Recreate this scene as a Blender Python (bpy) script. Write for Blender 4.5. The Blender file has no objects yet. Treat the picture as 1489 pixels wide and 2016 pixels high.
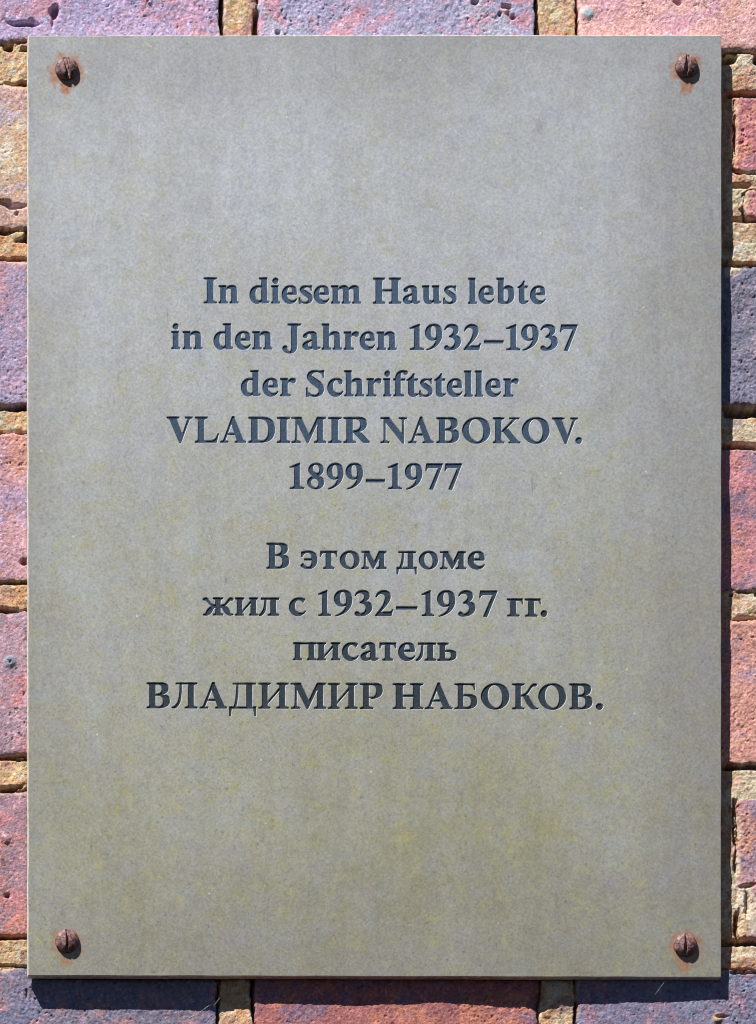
import bpy, math
import numpy as np
from mathutils.geometry import delaunay_2d_cdt
from mathutils import Vector

C = bpy.context.scene
K = 0.0002222                      # metres per photo pixel on the face of the plate (A3 sized plate)
rng = np.random.default_rng(7)

# ------------------------------------------------------------------ camera, sky, sun, exposure
D = 2.2
CAMX, CAMZ = -0.30, -0.82          # the photographer stands lower and a little to the left; shift lens keeps the plate square
cam_d = bpy.data.cameras.new('camera'); cam = bpy.data.objects.new('camera', cam_d)
C.collection.objects.link(cam); C.camera = cam
cam.location = (CAMX, -D, CAMZ); cam.rotation_euler = (math.pi/2, 0, 0)
H_FRAME = 2016*K
cam_d.sensor_fit = 'VERTICAL'; cam_d.sensor_height = 24.0; cam_d.sensor_width = 24.0*1489/2016
cam_d.lens = 24.0*D/H_FRAME
cam_d.shift_x = -CAMX/H_FRAME; cam_d.shift_y = -CAMZ/H_FRAME
cam_d.clip_start = 0.05; cam_d.clip_end = 200.0

SX, SY = 0.90, 1.74                # sunlight runs right and down for each unit it runs into the wall
sun_dir = Vector((SX, 1.0, -SY)).normalized()
sd_ = bpy.data.lights.new('sun', 'SUN'); sun = bpy.data.objects.new('sun', sd_); C.collection.objects.link(sun)
sd_.energy = 5.0; sd_.angle = math.radians(0.5); sd_.color = (1.0, 0.97, 0.93)
sun.rotation_euler = sun_dir.to_track_quat('-Z', 'Y').to_euler()
sun.location = (-1, -2, 2)
w = bpy.data.worlds.new('World'); C.world = w; w.use_nodes = True
nt = w.node_tree; nt.nodes.clear()
sky = nt.nodes.new('ShaderNodeTexSky'); sky.sky_type = 'NISHITA'; sky.sun_disc = False
to_sun = -sun_dir
sky.sun_elevation = math.asin(to_sun.z)
sky.sun_rotation = math.atan2(to_sun.x, to_sun.y)
sky.air_density = 0.28; sky.dust_density = 0.2
bg = nt.nodes.new('ShaderNodeBackground'); bg.inputs[1].default_value = 0.05
wo = nt.nodes.new('ShaderNodeOutputWorld')
nt.links.new(sky.outputs[0], bg.inputs[0]); nt.links.new(bg.outputs[0], wo.inputs[0])
C.view_settings.view_transform = 'Standard'; C.view_settings.look = 'None'
C.view_settings.gamma = 1.0; C.view_settings.use_curve_mapping = False
C.view_settings.exposure = 0.6
C.cycles.filter_width = 1.05

# ------------------------------------------------------------------ helpers
def X(u): return (u-744.5)*K
def Z(v): return (1008.0-v)*K
def lin(*c):
    c = np.asarray(c, float)/255.0
    return np.where(c <= 0.04045, c/12.92, ((c+0.055)/1.055)**2.4)

def link_mesh(name, verts, faces, mats, parent=None, smooth=False, midx=None):
    """verts (n,3) array, faces list of tuples or (m,3|4) array"""
    me = bpy.data.meshes.new(name)
    verts = np.asarray(verts, np.float32)
    if isinstance(faces, np.ndarray):
        n, k = faces.shape
        me.vertices.add(len(verts)); me.vertices.foreach_set('co', verts.ravel())
        me.loops.add(n*k); me.loops.foreach_set('vertex_index', faces.astype(np.int32).ravel())
        me.polygons.add(n); me.polygons.foreach_set('loop_start', (np.arange(n)*k).astype(np.int32))
        me.update(calc_edges=True); me.validate()
    else:
        me.from_pydata([tuple(map(float, v)) for v in verts], [], faces); me.update()
    for m in mats: me.materials.append(m)
    if midx is not None: me.polygons.foreach_set('material_index', np.asarray(midx, np.int32))
    if smooth: me.polygons.foreach_set('use_smooth', np.ones(len(me.polygons), bool))
    o = bpy.data.objects.new(name, me); C.collection.objects.link(o)
    if parent: o.parent = parent
    return o

def noise2(u, v, scale, seed):
    """smooth value noise in [-1,1], lattice spacing = scale"""
    r = np.random.default_rng(seed)
    N = 257
    L = r.uniform(-1, 1, (N, N))
    a = u/scale+1000.37; b = v/scale+1000.71
    i = np.floor(a).astype(int); j = np.floor(b).astype(int)
    f = a-i; g = b-j
    f = f*f*f*(f*(f*6-15)+10); g = g*g*g*(g*(g*6-15)+10)
    i0 = i % N; i1 = (i+1) % N; j0 = j % N; j1 = (j+1) % N
    return (L[i0, j0]*(1-f)+L[i1, j0]*f)*(1-g)+(L[i0, j1]*(1-f)+L[i1, j1]*f)*g
def fbm(u, v, scale, seed, octaves=4, gain=0.55):
    s = np.zeros_like(u); a = 1.0; t = 0.0
    for k in range(octaves):
        s += a*noise2(u+13.7*k, v-7.3*k, scale/2**k, seed+k*17); t += a; a *= gain
    return s/t*1.6
def sst(a, b, x):
    t = np.clip((x-a)/(b-a), 0, 1); return t*t*(3-2*t)

class NT:
    """tiny node-building helper"""
    def __init__(self, name):
        self.m = bpy.data.materials.new(name); self.m.use_nodes = True
        self.t = self.m.node_tree; self.t.nodes.clear()
        self.out = self.n('OutputMaterial'); self.b = self.n('BsdfPrincipled')
        self.l(self.b.outputs[0], self.out.inputs[0])
    def n(self, typ, **kw):
        o = self.t.nodes.new('ShaderNode'+typ)
        for k, v in kw.items(): setattr(o, k, v)
        return o
    def l(self, a, b): self.t.links.new(a, b)
    def put(self, sock, v):
        if hasattr(v, 'links'): self.l(v, sock)
        else: sock.default_value = v
    def math(self, op, a, b=0.0, clamp=False):
        o = self.n('Math', operation=op); o.use_clamp = clamp
        self.put(o.inputs[0], a); self.put(o.inputs[1], b); return o.outputs[0]
    def mix(self, f, a, b, blend='MIX'):
        o = self.n('Mix', data_type='RGBA', blend_type=blend)
        self.put(o.inputs[0], f)
        for s, v in ((o.inputs[6], a), (o.inputs[7], b)):
            if hasattr(v, 'links'): self.l(v, s)
            else: s.default_value = (*v[:3], 1.0)
        return o.outputs[2]
    def noise(self, vec, scale, detail=4, rough=0.55, dist=0.0):
        o = self.n('TexNoise'); self.l(vec, o.inputs['Vector'])
        o.inputs['Scale'].default_value = scale; o.inputs['Detail'].default_value = detail
        o.inputs['Roughness'].default_value = rough; o.inputs['Distortion'].default_value = dist
        return o.outputs['Fac']
    def ramp(self, f, lo, hi):
        o = self.n('MapRange', interpolation_type='SMOOTHSTEP'); self.put(o.inputs[0], f)
        o.inputs[1].default_value = lo; o.inputs[2].default_value = hi
        return o.outputs[0]
    def bump(self, h, strength, dist):
        o = self.n('Bump'); o.inputs['Strength'].default_value = strength
        o.inputs['Distance'].default_value = dist; self.l(h, o.inputs['Height'])
        return o.outputs[0]
    def raw(self): return self.n('TexCoord').outputs['Object']
    def coords(self):                # turned and shifted so that no surface lies along the noise lattice
        o = self.n('Mapping'); self.l(self.raw(), o.inputs[0])
        o.inputs['Rotation'].default_value = (0.52, 0.63, 0.41); o.inputs['Location'].default_value = (1.313, 0.717, 0.929)
        return o.outputs[0]

# ------------------------------------------------------------------ brick wall (large structure)
GAP = 29.0                          # nominal px from plate face to brick face
STEP = 1.6
U0, U1, V0, V1 = -140, 1630, -140, 2156
# fine near the frame, coarser where the wall runs on beyond it
us = np.concatenate([np.arange(-1300, U0, 7.0), np.arange(U0, U1, STEP), np.arange(U1, 2800, 7.0)])
vs = np.concatenate([np.arange(-1300, V0, 7.0), np.arange(V0, V1, STEP), np.arange(V1, 3300, 7.0)])
u, v = np.meshgrid(us, vs)          # rows = v
# rect, tones (sRGB look of a sunlit brick), proud offset
BR = [
 ((-180, 435, -265, 79), (188,168,206), (205,150,168), (168,164,205), 0),
 ((506, 1055, -265, 92), (170,166,200), (215,152,170), (172,182,205), 1),
 ((1138, 1760, -265, 100), (232,178,176), (236,178,152), (216,162,182), 2),
 ((-300, 300, 165, 452), (205,166,160), (196,160,126), (190,178,196), 0),
 ((-250, 350, 513, 799), (172,150,178), (198,150,160), (160,152,186), 0),
 ((-300, 300, 856, 1146), (200,154,166), (214,152,132), (162,146,180), 0),
 ((-250, 350, 1205, 1488), (176,146,160), (214,142,146), (150,134,156), -1),
 ((-300, 300, 1558, 1842), (168,134,148), (216,136,114), (202,132,138), -2),
 ((-180, 428, 1904, 2190), (130,124,146), (180,134,138), (124,130,164), -5),
 ((500, 1060, 1900, 2200), (172,106,106), (204,128,104), (134,112,138), 1),
 ((1136, 1700, 1916, 2205), (130,126,154), (168,122,136), (130,138,166), 5),
 ((1447, 1750, 190, 339), (204,126,130), (216,146,124), (180,126,146), 0),
 ((1468, 1750, 372, 427), (206,136,136), (214,160,130), (190,130,140), -2),
 ((1200, 1800, 524, 803), (132,130,154), (156,144,158), (106,114,132), 1),
 ((1200, 1800, 881, 1163), (204,136,144), (214,150,134), (142,128,154), 2),
 ((1200, 1800, 1220, 1507), (210,150,136), (220,160,142), (170,144,164), 2),
 ((1452, 1800, 1572, 1850), (160,132,150), (208,148,126), (192,130,132), 3),
]
# the wall beyond the frame: the same courses carried on
rb = np.random.default_rng(5); tones = [b[1:4] for b in BR]
def add_brick(x0, x1, y0, y1): BR.append(((x0, x1, y0, y1),)+tones[rb.integers(len(tones))]+(int(rb.integers(-3, 3)),))
for (xl, xr, y0, y1) in [(-180, 1760, -265, 80), (-300, 1750, 165, 452), (-250, 1800, 513, 799), (-300, 1800, 856, 1146), (-250, 1800, 1205, 1488), (-300, 1800, 1558, 1842), (-180, 1700, 1904, 2190)]:
    for k in range(3):
        for (a, b) in ((xl-70-560*(k+1)-10*k, xl-70-570*k), (xr+70+570*k, xr+70+560*(k+1)+10*k)): add_brick(a, b, y0, y1)
for k, yy in enumerate([-265-350*(j+1) for j in range(3)]+[2260+350*j for j in range(3)]):
    x = -1300-(k % 2)*250
    while x < 2800:
        L = 560 if rb.random() < 0.6 else 1130
        add_brick(x, x+L, yy, yy+282); x += L+68
wu = u+fbm(u, v, 60, 11, 4)*3.5+fbm(u, v, 9, 15, 3)*1.6
wv = v+fbm(u, v, 70, 12, 4)*4.0+fbm(u, v, 10, 16, 3)*1.8
sdm = np.full(u.shape, -999.0); bid = np.zeros(u.shape, int)
for k, (r, *_rest) in enumerate(BR):
    i0, i1 = np.searchsorted(vs, (r[2]-120, r[3]+120)); j0, j1 = np.searchsorted(us, (r[0]-120, r[1]+120))
    if i0 >= i1 or j0 >= j1: continue
    cu, cv = wu[i0:i1, j0:j1], wv[i0:i1, j0:j1]
    dx = np.minimum(cu-r[0], r[1]-cu); dy = np.minimum(cv-r[2], r[3]-cv)
    R_ = 14.0                        # rounded arrises
    ins = np.minimum(dx, dy)
    corner = R_-np.hypot(np.maximum(R_-dx, 0), np.maximum(R_-dy, 0))
    d = np.where((dx < R_) & (dy < R_), corner, ins)
    S_ = sdm[i0:i1, j0:j1]; upd = d > S_
    S_[upd] = d[upd]; bid[i0:i1, j0:j1][upd] = k
inside = sdm > 0
# heights, px towards the viewer
n_big = fbm(u, v, 150, 21, 3); n_mid = fbm(u, v, 34, 22, 4); n_fine = fbm(u, v, 9, 23, 3, 0.7)
off = np.array([b[4] for b in BR], float)[bid]
rr = 11.0
edge = np.where(sdm < rr, 1-np.sqrt(np.clip(1-(1-np.clip(sdm, 0, rr)/rr)**2, 0, 1)), 0)
pit = sst(0.7, 0.95, fbm(u, v, 9, 29, 3, 0.8)); grit = fbm(u, v, 4.2, 27, 2, 0.8)
rough_b = 0.5+0.5*sst(-0.3, 0.5, fbm(u, v, 200, 31, 2))
hb = off+2.8*n_big+1.3*n_mid*rough_b+0.7*n_fine*rough_b+0.42*grit*(0.5+rough_b)-4.2*edge-2.6*pit*rough_b
m1 = fbm(u, v, 40, 41, 4); m2 = fbm(u, v, 11, 42, 4, 0.7)
hm = -3.6+2.6*m1+1.2*m2+0.55*grit+0.35*off
under = -np.gradient(sdm, vs, axis=0)         # about 1 just under a brick, -1 just over the next one
gm = sst(-0.45, 0.25, fbm(u, v, 75, 44, 3)+0.35*np.sign(under)*sst(0.3, 0.7, np.abs(under)))
gw = 2.4+1.6*np.clip(fbm(u, v, 50, 46, 2), -0.5, 1)
groove = np.exp(-((sdm+2.2)/gw)**2)*gm
hm = hm-28*groove
h = np.where(inside, hb, hm)
# holes and slits seen in the bricks: (x, y, rx, ry, depth)
for (cx, cy, rx, ry, dep) in [(108, 23, 8, 10, 26), (47, 46, 26, 4.5, 20), (62, 42, 6, 6, 12), (104, 42, 3, 12, 8), (30, 405, 20, 5, 14), (10, 398, 12, 5, 14),
        (8, 455, 14, 5, 16), (33, 420, 4, 4, 8), (48, 1107, 8, 6, 16), (997, 14, 10, 5, 14), (1010, 34, 5, 5, 12), (985, 30, 4, 4, 10),
        (547, 63, 5, 5, 12), (935, 5, 7, 4, 10), (1448, 232, 3, 7, 10), (15, 1763, 6, 4, 14), (54, 1955, 3, 8, 6),
        (1432, 483, 11, 14, 22), (1465, 432, 22, 5, 14), (1460, 364, 18, 5, 14), (1418, 2003, 12, 3.5, 10), (1470, 1780, 4, 24, 12), (1455, 1810, 3.5, 20, 14), (1470, 1745, 14, 4, 10),
        (20, 1303, 3, 3, 6), (1062, 1972, 14, 18, 18), (1335, 5, 8, 5, 8)]:
    q = ((u-cx+n_fine*2)/rx)**2+((v-cy+n_mid*2)/ry)**2
    h -= dep*np.exp(-q**1.6)
for (cx, cy, r_, up) in [(20, 1303, 11, 4), (1156, 27, 12, 4), (995, 22, 5, 5), (1412, 2006, 9, 5), (12, 1652, 9, 4)]:
    h += up*np.exp(-(((u-cx)**2+(v-cy)**2)/r_**2)**2)
# open cracks where mortar and brick have parted: along x (x0, x1, y, half width) and along y
wig = 2.2*fbm(u, v, 30, 141, 3)+1.2*fbm(u, v, 8, 143, 2)
for (x0, x1, y, hw) in [(1400, 1700, 112, 9), (1436, 1700, 184, 5), (1400, 1700, 810, 8), (1405, 1700, 879, 5.5), (1400, 1700, 1508, 3.4), (1400, 1700, 1855, 5), (1400, 1700, 518, 3.4),
        (1440, 1700, 1170, 2.6), (1440, 1470, 1219, 2.2), (1440, 1700, 1917, 2.2), (-200, 30, 90, 5), (30, 75, 95, 3.5), (24, 80, 465, 8.5), (-200, 30, 452, 4), (-200, 80, 509, 2.8), (-200, 80, 803, 3.6), (-200, 80, 852, 2.2),
        (-200, 80, 1200, 4), (-200, 80, 1493, 3.2), (4, 42, 1553, 4.5), (-200, 80, 1845, 3), (-200, 80, 1901, 2.2), (40, 70, 161, 3)]:
    e_ = sst(x0-5, x0+5, u)*sst(x1+5, x1-5, u)*sst(-0.75, -0.2, fbm(u, v, 40, 147, 2))
    h -= 75*e_*np.exp(-(((v-y+wig)/hw)**2)**1.5)
for (x, y0, y1, hw) in [(436, -200, 66, 2.8), (503, 20, 80, 5), (1056, -200, 80, 3), (1136, -200, 80, 1.6), (430, 1940, 2200, 2.4), (500, 1900, 2200, 1.8), (1132, 1975, 2200, 2), (1446, 1575, 1660, 2), (1449, 240, 300, 2)]:
    h -= 40*sst(y0-5, y0+5, v)*sst(y1+5, y1-5, v)*np.exp(-(((u-x+wig)/hw)**2)**1.5)
h = np.minimum(h, 10.0)
h = np.where((u > 45) & (u < 1432) & (v > 60) & (v < 1935), np.minimum(h, 5.5), h)   # nothing pokes into the plate

# colour of the fired clay and the mortar (own colour of the material, no light in it)
pal = np.array([[lin(*b[1]), lin(*b[2]), lin(*b[3])] for b in BR])
sq = np.hypot(0, 0)
ca = 0.85*sst(-0.05, 0.6, fbm(u, v, 70, 51, 5, 0.7)); cb = sst(0.0, 0.6, fbm(u*0.8+v*0.3, v, 55, 57, 5, 0.72))
spk = sst(0.35, 0.7, fbm(u, v, 12, 63, 4, 0.75)); drk = sst(0.45, 0.9, fbm(u, v, 10, 71, 3, 0.8)); lgt = sst(0.5, 0.9, fbm(u, v, 6, 75, 2, 0.8))
col = pal[bid, 0]*(1-ca)[..., None]+pal[bid, 1]*ca[..., None]
col = col*(1-cb*0.75)[..., None]+pal[bid, 2]*(cb*0.75)[..., None]
col = col*(1-spk*0.45)[..., None]+pal[bid, 1]*1.05*(spk*0.45)[..., None]
col *= (1-0.4*drk+0.45*lgt)[..., None]
col *= (1+0.16*fbm(u, v, 5, 77, 3, 0.8))[..., None]
tan, cream, orange, pale = lin(218,188,146), lin(224,214,186), lin(214,166,124), lin(208,210,198)
ma = sst(-0.3, 0.4, fbm(u, v, 45, 81, 4, 0.65)); mb = sst(0.1, 0.6, fbm(u, v, 30, 85, 4, 0.65)+0.45*sst(1300, 1430, u)-0.25*sst(1300, 1600, v)*sst(400, 100, u)); mc = sst(0.3, 0.8, fbm(u, v, 22, 87, 4, 0.7))
mcol = tan*(1-ma)[..., None]+orange*ma[..., None]
mcol = mcol*(1-mb*0.8)[..., None]+cream*(mb*0.8)[..., None]
mcol = mcol*(1-mc*0.6)[..., None]+pale*(mc*0.6)[..., None]
mm_ = (0.7*sst(-0.15, 0.5, fbm(u, v, 34, 89, 4, 0.7)))[..., None]
mcol = mcol*(1-mm_)+(0.5*pal[bid, 1]+0.5*lin(186, 158, 142))*mm_
mcol *= (1+0.2*fbm(u, v, 6, 91, 3, 0.8)-0.35*sst(0.5, 0.9, fbm(u, v, 9, 93, 3)))[..., None]
# mortar smears left on the brick arrises
sm_ = (sst(9, 0, sdm+6*fbm(u, v, 20, 95, 3))*sst(-0.1, 0.5, fbm(u, v, 60, 97, 3)))
smear = np.where(inside, sm_*0.8, 0)
for (cx, cy, rx, ry) in [(15, 300, 60, 70), (1445, 255, 10, 80), (1450, 400, 30, 40), (1440, 535, 20, 14), (1470, 1800, 30, 60), (1476, 480, 40, 40), (470, 45, 30, 60)]:
    q = ((u-cx)/rx)**2+((v-cy)/ry)**2+0.5*fbm(u, v, 25, 99, 3)
    smear = np.maximum(smear, np.where(inside, sst(1.1, 0.6, q)*0.85, 0))
col = col*(1-smear)[..., None]+mcol*smear[..., None]
for (cx, cy, r_, c) in [(20, 1303, 12, (120,140,160)), (1157, 27, 13, (170,195,205)), (995, 20, 7, (225,180,135)), (1412, 2006, 11, (205,170,120)), (470, 20, 20, (206,166,130))]:
    q = np.clip(1.3-np.hypot(u-cx, v-cy)/r_+0.25*n_fine, 0, 1)[..., None]
    col = col*(1-q)+lin(*c)*q
col = col*0.9+0.10*(col@np.array([0.3, 0.55, 0.15]))[..., None]
alb = np.where(inside[..., None], col*1.02, mcol*0.98)*0.92
alb = np.clip(alb, 0.01, 0.85)

depth = (GAP-h)*K
# grid is laid out on the wall plane behind the plate face
f_ = (D+GAP*K)/D
px = CAMX+(X(u)-CAMX)*f_; pz = CAMZ+(Z(v)-CAMZ)*f_
co = np.stack([px, depth, pz], -1).reshape(-1, 3)
hid = (u > 130) & (u < 1345) & (v > 175) & (v < 1840)   # behind the plate: left out
nv, nu = u.shape
idx = np.arange(nv*nu).reshape(nv, nu)
quads = np.stack([idx[1:, :-1], idx[1:, 1:], idx[:-1, 1:], idx[:-1, :-1]], -1).reshape(-1, 4)
keep = ~hid[:-1, :-1].reshape(-1)
bm_ = inside[:-1, :-1].reshape(-1)

def clay_material(name, bump_scale, bump_d, rough):
    m = NT(name)
    at = m.n('Attribute', attribute_name='clay')
    vec = m.coords()
    n1 = m.noise(vec, 900*bump_scale, 6, 0.7); n2 = m.noise(vec, 2600, 3, 0.7)
    tint = m.mix(m.ramp(n1, 0.3, 0.72), (0.72, 0.70, 0.72), (1.22, 1.2, 1.18))
    c = m.mix(1.0, at.outputs['Color'], tint, 'MULTIPLY')
    tint2 = m.mix(m.ramp(n2, 0.3, 0.7), (0.86, 0.88, 0.9), (1.14, 1.12, 1.1))
    c = m.mix(1.0, c, tint2, 'MULTIPLY')
    m.l(c, m.b.inputs['Base Color'])
    m.b.inputs['Roughness'].default_value = rough
    m.b.inputs['Specular IOR Level'].default_value = 0.25
    hgt = m.math('ADD', n1, m.math('MULTIPLY', n2, 0.4))
    m.l(m.bump(hgt, 0.8, bump_d), m.b.inputs['Normal'])
    return m.m
mat_brick = clay_material('fired_brick', 1.0, 0.0005, 0.85)
mat_mortar = clay_material('lime_mortar', 1.4, 0.0007, 0.95)
wall = bpy.data.objects.new('brick_wall', None); C.collection.objects.link(wall)
wall.location = (0, GAP*K, 0)
wall['label'] = 'old purple and pink brick wall with tan mortar joints behind the metal plaque'
wall['category'] = 'wall'
def wall_part(name, sel, mat):
    q = quads[sel]
    used = np.unique(q); remap = np.full(nv*nu, -1); remap[used] = np.arange(len(used))
    o = link_mesh(name, co[used]-np.array([0, GAP*K, 0]), remap[q], [mat], wall, smooth=True)
    a = o.data.color_attributes.new('clay', 'FLOAT_COLOR', 'POINT')
    cc = np.ones((len(used), 4), np.float32); cc[:, :3] = alb.reshape(-1, 3)[used]
    a.data.foreach_set('color', cc.ravel())
    return o
wall_part('brickwork', keep & bm_, mat_brick)
wall_part('mortar', keep & ~bm_, mat_mortar)

# ------------------------------------------------------------------ lettering: a bold old-style serif drawn as outlines
# units are photo pixels, baseline 0, capitals 50, small letters 34.5
def bez(p0, p1, p2, p3, n=12):
    t = np.linspace(0, 1, n+1)[1:, None]
    p0, p1, p2, p3 = map(np.array, (p0, p1, p2, p3))
    return ((1-t)**3*p0+3*(1-t)**2*t*p1+3*(1-t)*t*t*p2+t**3*p3).tolist()
def path(s):
    tok = s.replace('M', ' M ').replace('L', ' L ').replace('C', ' C ').replace('Z', ' Z ').split()
    pts = []; i = 0; cmd = None
    while i < len(tok):
        if tok[i] in 'MLCZ': cmd = tok[i]; i += 1; continue
        if cmd in 'ML': pts.append([float(tok[i]), float(tok[i+1])]); i += 2
        else:
            q = [float(x) for x in tok[i:i+6]]; i += 6
            pts += bez(pts[-1], q[0:2], q[2:4], q[4:6])
    return pts
def P(s): return ('+', path(s))
def N(s): return ('-', path(s))
def rect(x0, x1, y0, y1): return ('+', [[x0, y0], [x1, y0], [x1, y1], [x0, y1]])
def ell(cx, cy, rx, ry, rot=0, op='+'):
    t = np.linspace(0, 2*math.pi, 48, endpoint=False); a = math.radians(rot)
    x = rx*np.cos(t); y = ry*np.sin(t)
    return (op, np.stack([cx+x*math.cos(a)-y*math.sin(a), cy+x*math.sin(a)+y*math.cos(a)], 1).tolist())
def foot(xl, xr, L, R, y=0.0, up=1, t=2.3, b=7.5):
    """bracketed serif under (up=1) or over (up=-1) a stem"""
    p = [[xl-L, y], [xr+R, y], [xr+R, y+t*up]]
    p += bez(p[-1], [xr+0.35*R, y+(t+0.5)*up], [xr, y+(t+2.0)*up], [xr, y+b*up], 8)
    p.append([xl, y+b*up])
    p += bez(p[-1], [xl, y+(t+2.0)*up], [xl-0.35*L, y+(t+0.5)*up], [xl-L, y+t*up], 8)
    return ('+', p)
def brush(*pts):
    """stroke of varying width through points (x, y, width)"""
    p = np.array(pts, float); n = len(p)
    q = np.vstack([2*p[0]-p[1], p, 2*p[-1]-p[-2]])
    out = []
    for i in range(1, n):
        t = np.linspace(0, 1, 12, endpoint=(i == n-1))[:, None]
        a, b, c, d = q[i-1], q[i], q[i+1], q[i+2]
        out.append(0.5*((2*b)+(-a+c)*t+(2*a-5*b+4*c-d)*t**2+(-a+3*b-3*c+d)*t**3))
    return ('brush', np.vstack(out))
def stem(xl, xr, y0, y1, fl=None, fr=None, tl=None, tr=None):
    o = [rect(xl, xr, y0, y1)]
    if fl is not None: o.append(foot(xl, xr, fl, fr, y0, 1))
    if tl is not None: o.append(foot(xl, xr, tl, tr, y1, -1))
    return o
XH = 34.5
def arch(x0, x1, x2):
    return P(f'M{x0-2} 27.5 C{x0+2} 32 {x0+6} 34.9 {x0+10.6} 34.9 C{x2-3.5} 34.9 {x2} 31 {x2} 23 L{x2} 4 L{x1} 4 L{x1} 22 C{x1} 26.5 {x1-1.6} 28.8 {x1-4.6} 28.8 C{x1-7.6} 28.8 {x0+1} 26.5 {x0-2} 24.2Z')
G = {}
G['I'] = stem(6.6, 18.4, 0, 50, 6.6, 6.6, 6.6, 6.6)
G['H'] = stem(5.6, 17.6, 0, 50, 5.6, 5.6, 5.6, 5.6)+stem(37.2, 49.2, 0, 50, 5.6, 5.6, 5.6, 5.6)+[rect(16, 39, 24, 27.6)]
G['J'] = [foot(17.3, 28.2, 7.3, 7.6, 50, -1), P('M17.3 49 L28.2 49 L28.2 7 C28.2 -2 23 -8 14 -8 C6 -8 0 -3.5 0 1.8 C0 5 2 6.8 4.6 6.8 C7.4 6.8 8.8 5 9 2 C9.2 -1.5 10.4 -4.2 13 -4.2 C16 -4.2 17.3 -1 17.3 5Z')]
G['V'] = [P('M3.6 49 L17.8 49 L30.4 15.5 L42 49 L46 49 L27.6 -1 L24.6 -1Z'), foot(4.4, 17, 4.4, 7, 50, -1, 2.3, 5), foot(42, 45.6, 6.2, 4.4, 50, -1, 2.3, 5)]
G['L'] = stem(5.8, 17.4, 0, 50, 5.8, 5.5, 5.8, 6.4)+[P('M5 0 L42 0 C43.5 5 45 11 46 17.2 L44.2 17.2 C41.5 9 38 4.2 31 3.8 L16 3.8Z')]
G['A'] = [P('M23.2 51 L26.6 51 L46.2 2 L33.6 2 L21.5 37 L9 2 L4.9 2Z'), rect(12.5, 31, 14.8, 18.2), foot(5.3, 8.8, 5.3, 6.4, 0, 1, 2.3, 5), foot(33.6, 45.6, 5.2, 4.2, 0, 1, 2.3, 5)]
G['D'] = [foot(5.8, 17.6, 5.8, 0), foot(5.8, 17.6, 5.8, 0, 50, -1), P('M5.8 50 L24 50 C42 50.5 52 42 52 25.5 C52 8 41 -0.3 22 0 L5.8 0Z'), N('M17.6 46.4 L22 46.6 C34 46.4 39.6 38.5 39.6 25 C39.6 11 34 3.4 23.5 3.4 C19 3.4 17.6 5 17.6 8Z')]
G['M'] = [P('M4 50 L18.6 50 L34.6 16 L33 -0.8 L30.2 -0.8 L9.6 42Z'), P('M30.2 -0.8 L32.8 -0.8 L53 43 L53 50 L50.4 50 L31 9Z'), P('M7.4 2 L11 2 L11.4 44 L8.4 44Z'), foot(7.4, 10.8, 7, 7, 0, 1), rect(0, 12, 47.6, 50)]+stem(51, 61.6, 0, 50, 6.6, 6, 0, 5.6)
G['R'] = stem(5.8, 17.5, 0, 50, 5.8, 6, 5.8, 0)+[P('M10 50 L26 50 C39 50.5 45.3 46 45.3 37 C45.3 26.5 35 21 22 20.6 L10 20.6Z'), N('M17.5 46.5 L22 46.6 C29.5 46.5 33 42.8 33 36 C33 28.5 28 24 20 23.8 L17.5 23.8Z'), P('M18 22 L30 23 L47.5 4.4 C48.6 3.2 49.6 2.6 50.8 2.3 L50.8 0 L38.2 0 L18 21Z')]
G['N'] = [P('M3 50 L15.8 50 L43 15 L45.8 -1 L43 -1 L8.6 42Z'), P('M6.4 2 L9.4 2 L9.6 44 L6.4 44Z'), foot(6.4, 9.4, 6.4, 7.4), rect(0, 12, 47.6, 50), P('M42.4 14 L45.8 -1 L45.8 48 L42.4 48Z'), foot(42.4, 45.8, 6.4, 5.6, 50, -1)]
G['B'] = [foot(5.2, 16, 5.2, 0), foot(5.2, 16, 5.2, 0, 50, -1), P('M5.2 50 L23 50 C36 50.3 41 46 41 38.3 C41 31.5 35 27.6 27 26.6 L5.2 25Z'), P('M5.2 27 L26 27.6 C38 27 43.8 22 43.8 14.2 C43.8 5 36 0 22 0 L5.2 0Z'), N('M16 46.6 L20 46.8 C26 46.6 28.8 43 28.8 37.5 C28.8 31.5 25 28 19.5 28 L16 28Z'), N('M16 24.8 L20 24.8 C27.5 24.6 31 20.8 31 14 C31 7 27.3 3.2 21 3.2 C17.5 3.2 16 4.5 16 7.5Z')]
G['O'] = [ell(27.2, 24.8, 27.3, 25.8), ell(27.0, 24.9, 14.4, 22.6, 7, '-')]
G['K'] = stem(4.9, 16.4, 0, 50, 4.9, 5.4, 4.9, 5.4)+[P('M15 21.5 L39.8 47.5 L45.6 47.5 L20.4 22.5Z'), rect(32, 51.5, 47.4, 50), P('M18 24.4 L26 30.6 L47.5 4.5 C49.5 2.8 51.5 2.4 53.4 2.3 L53.4 0 L31 0 L31 2.3 C34 2.4 35.2 3.2 33.8 5Z')]
G['S'] = [brush((30.5,44,2.2),(26,47.6,3.2),(18,49,3.4),(9,45.5,6.5),(6.6,37.5,9.4),(13,29.8,12),(21.5,23.5,12.4),(28.3,15.5,10.4),(27.4,6.5,7.4),(18.5,0.6,3.6),(8,2,3),(2.6,8,2.2)), P('M31.8 50.6 L33.8 50.6 L33.6 36 L31.8 36 C31 42 28.5 46.4 23.5 48.4Z'), P('M0.2 16.2 L2 16.2 C2.6 9 6 3.6 11 1.6 L1.4 -1.4 L0.2 -1.4Z')]
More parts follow.
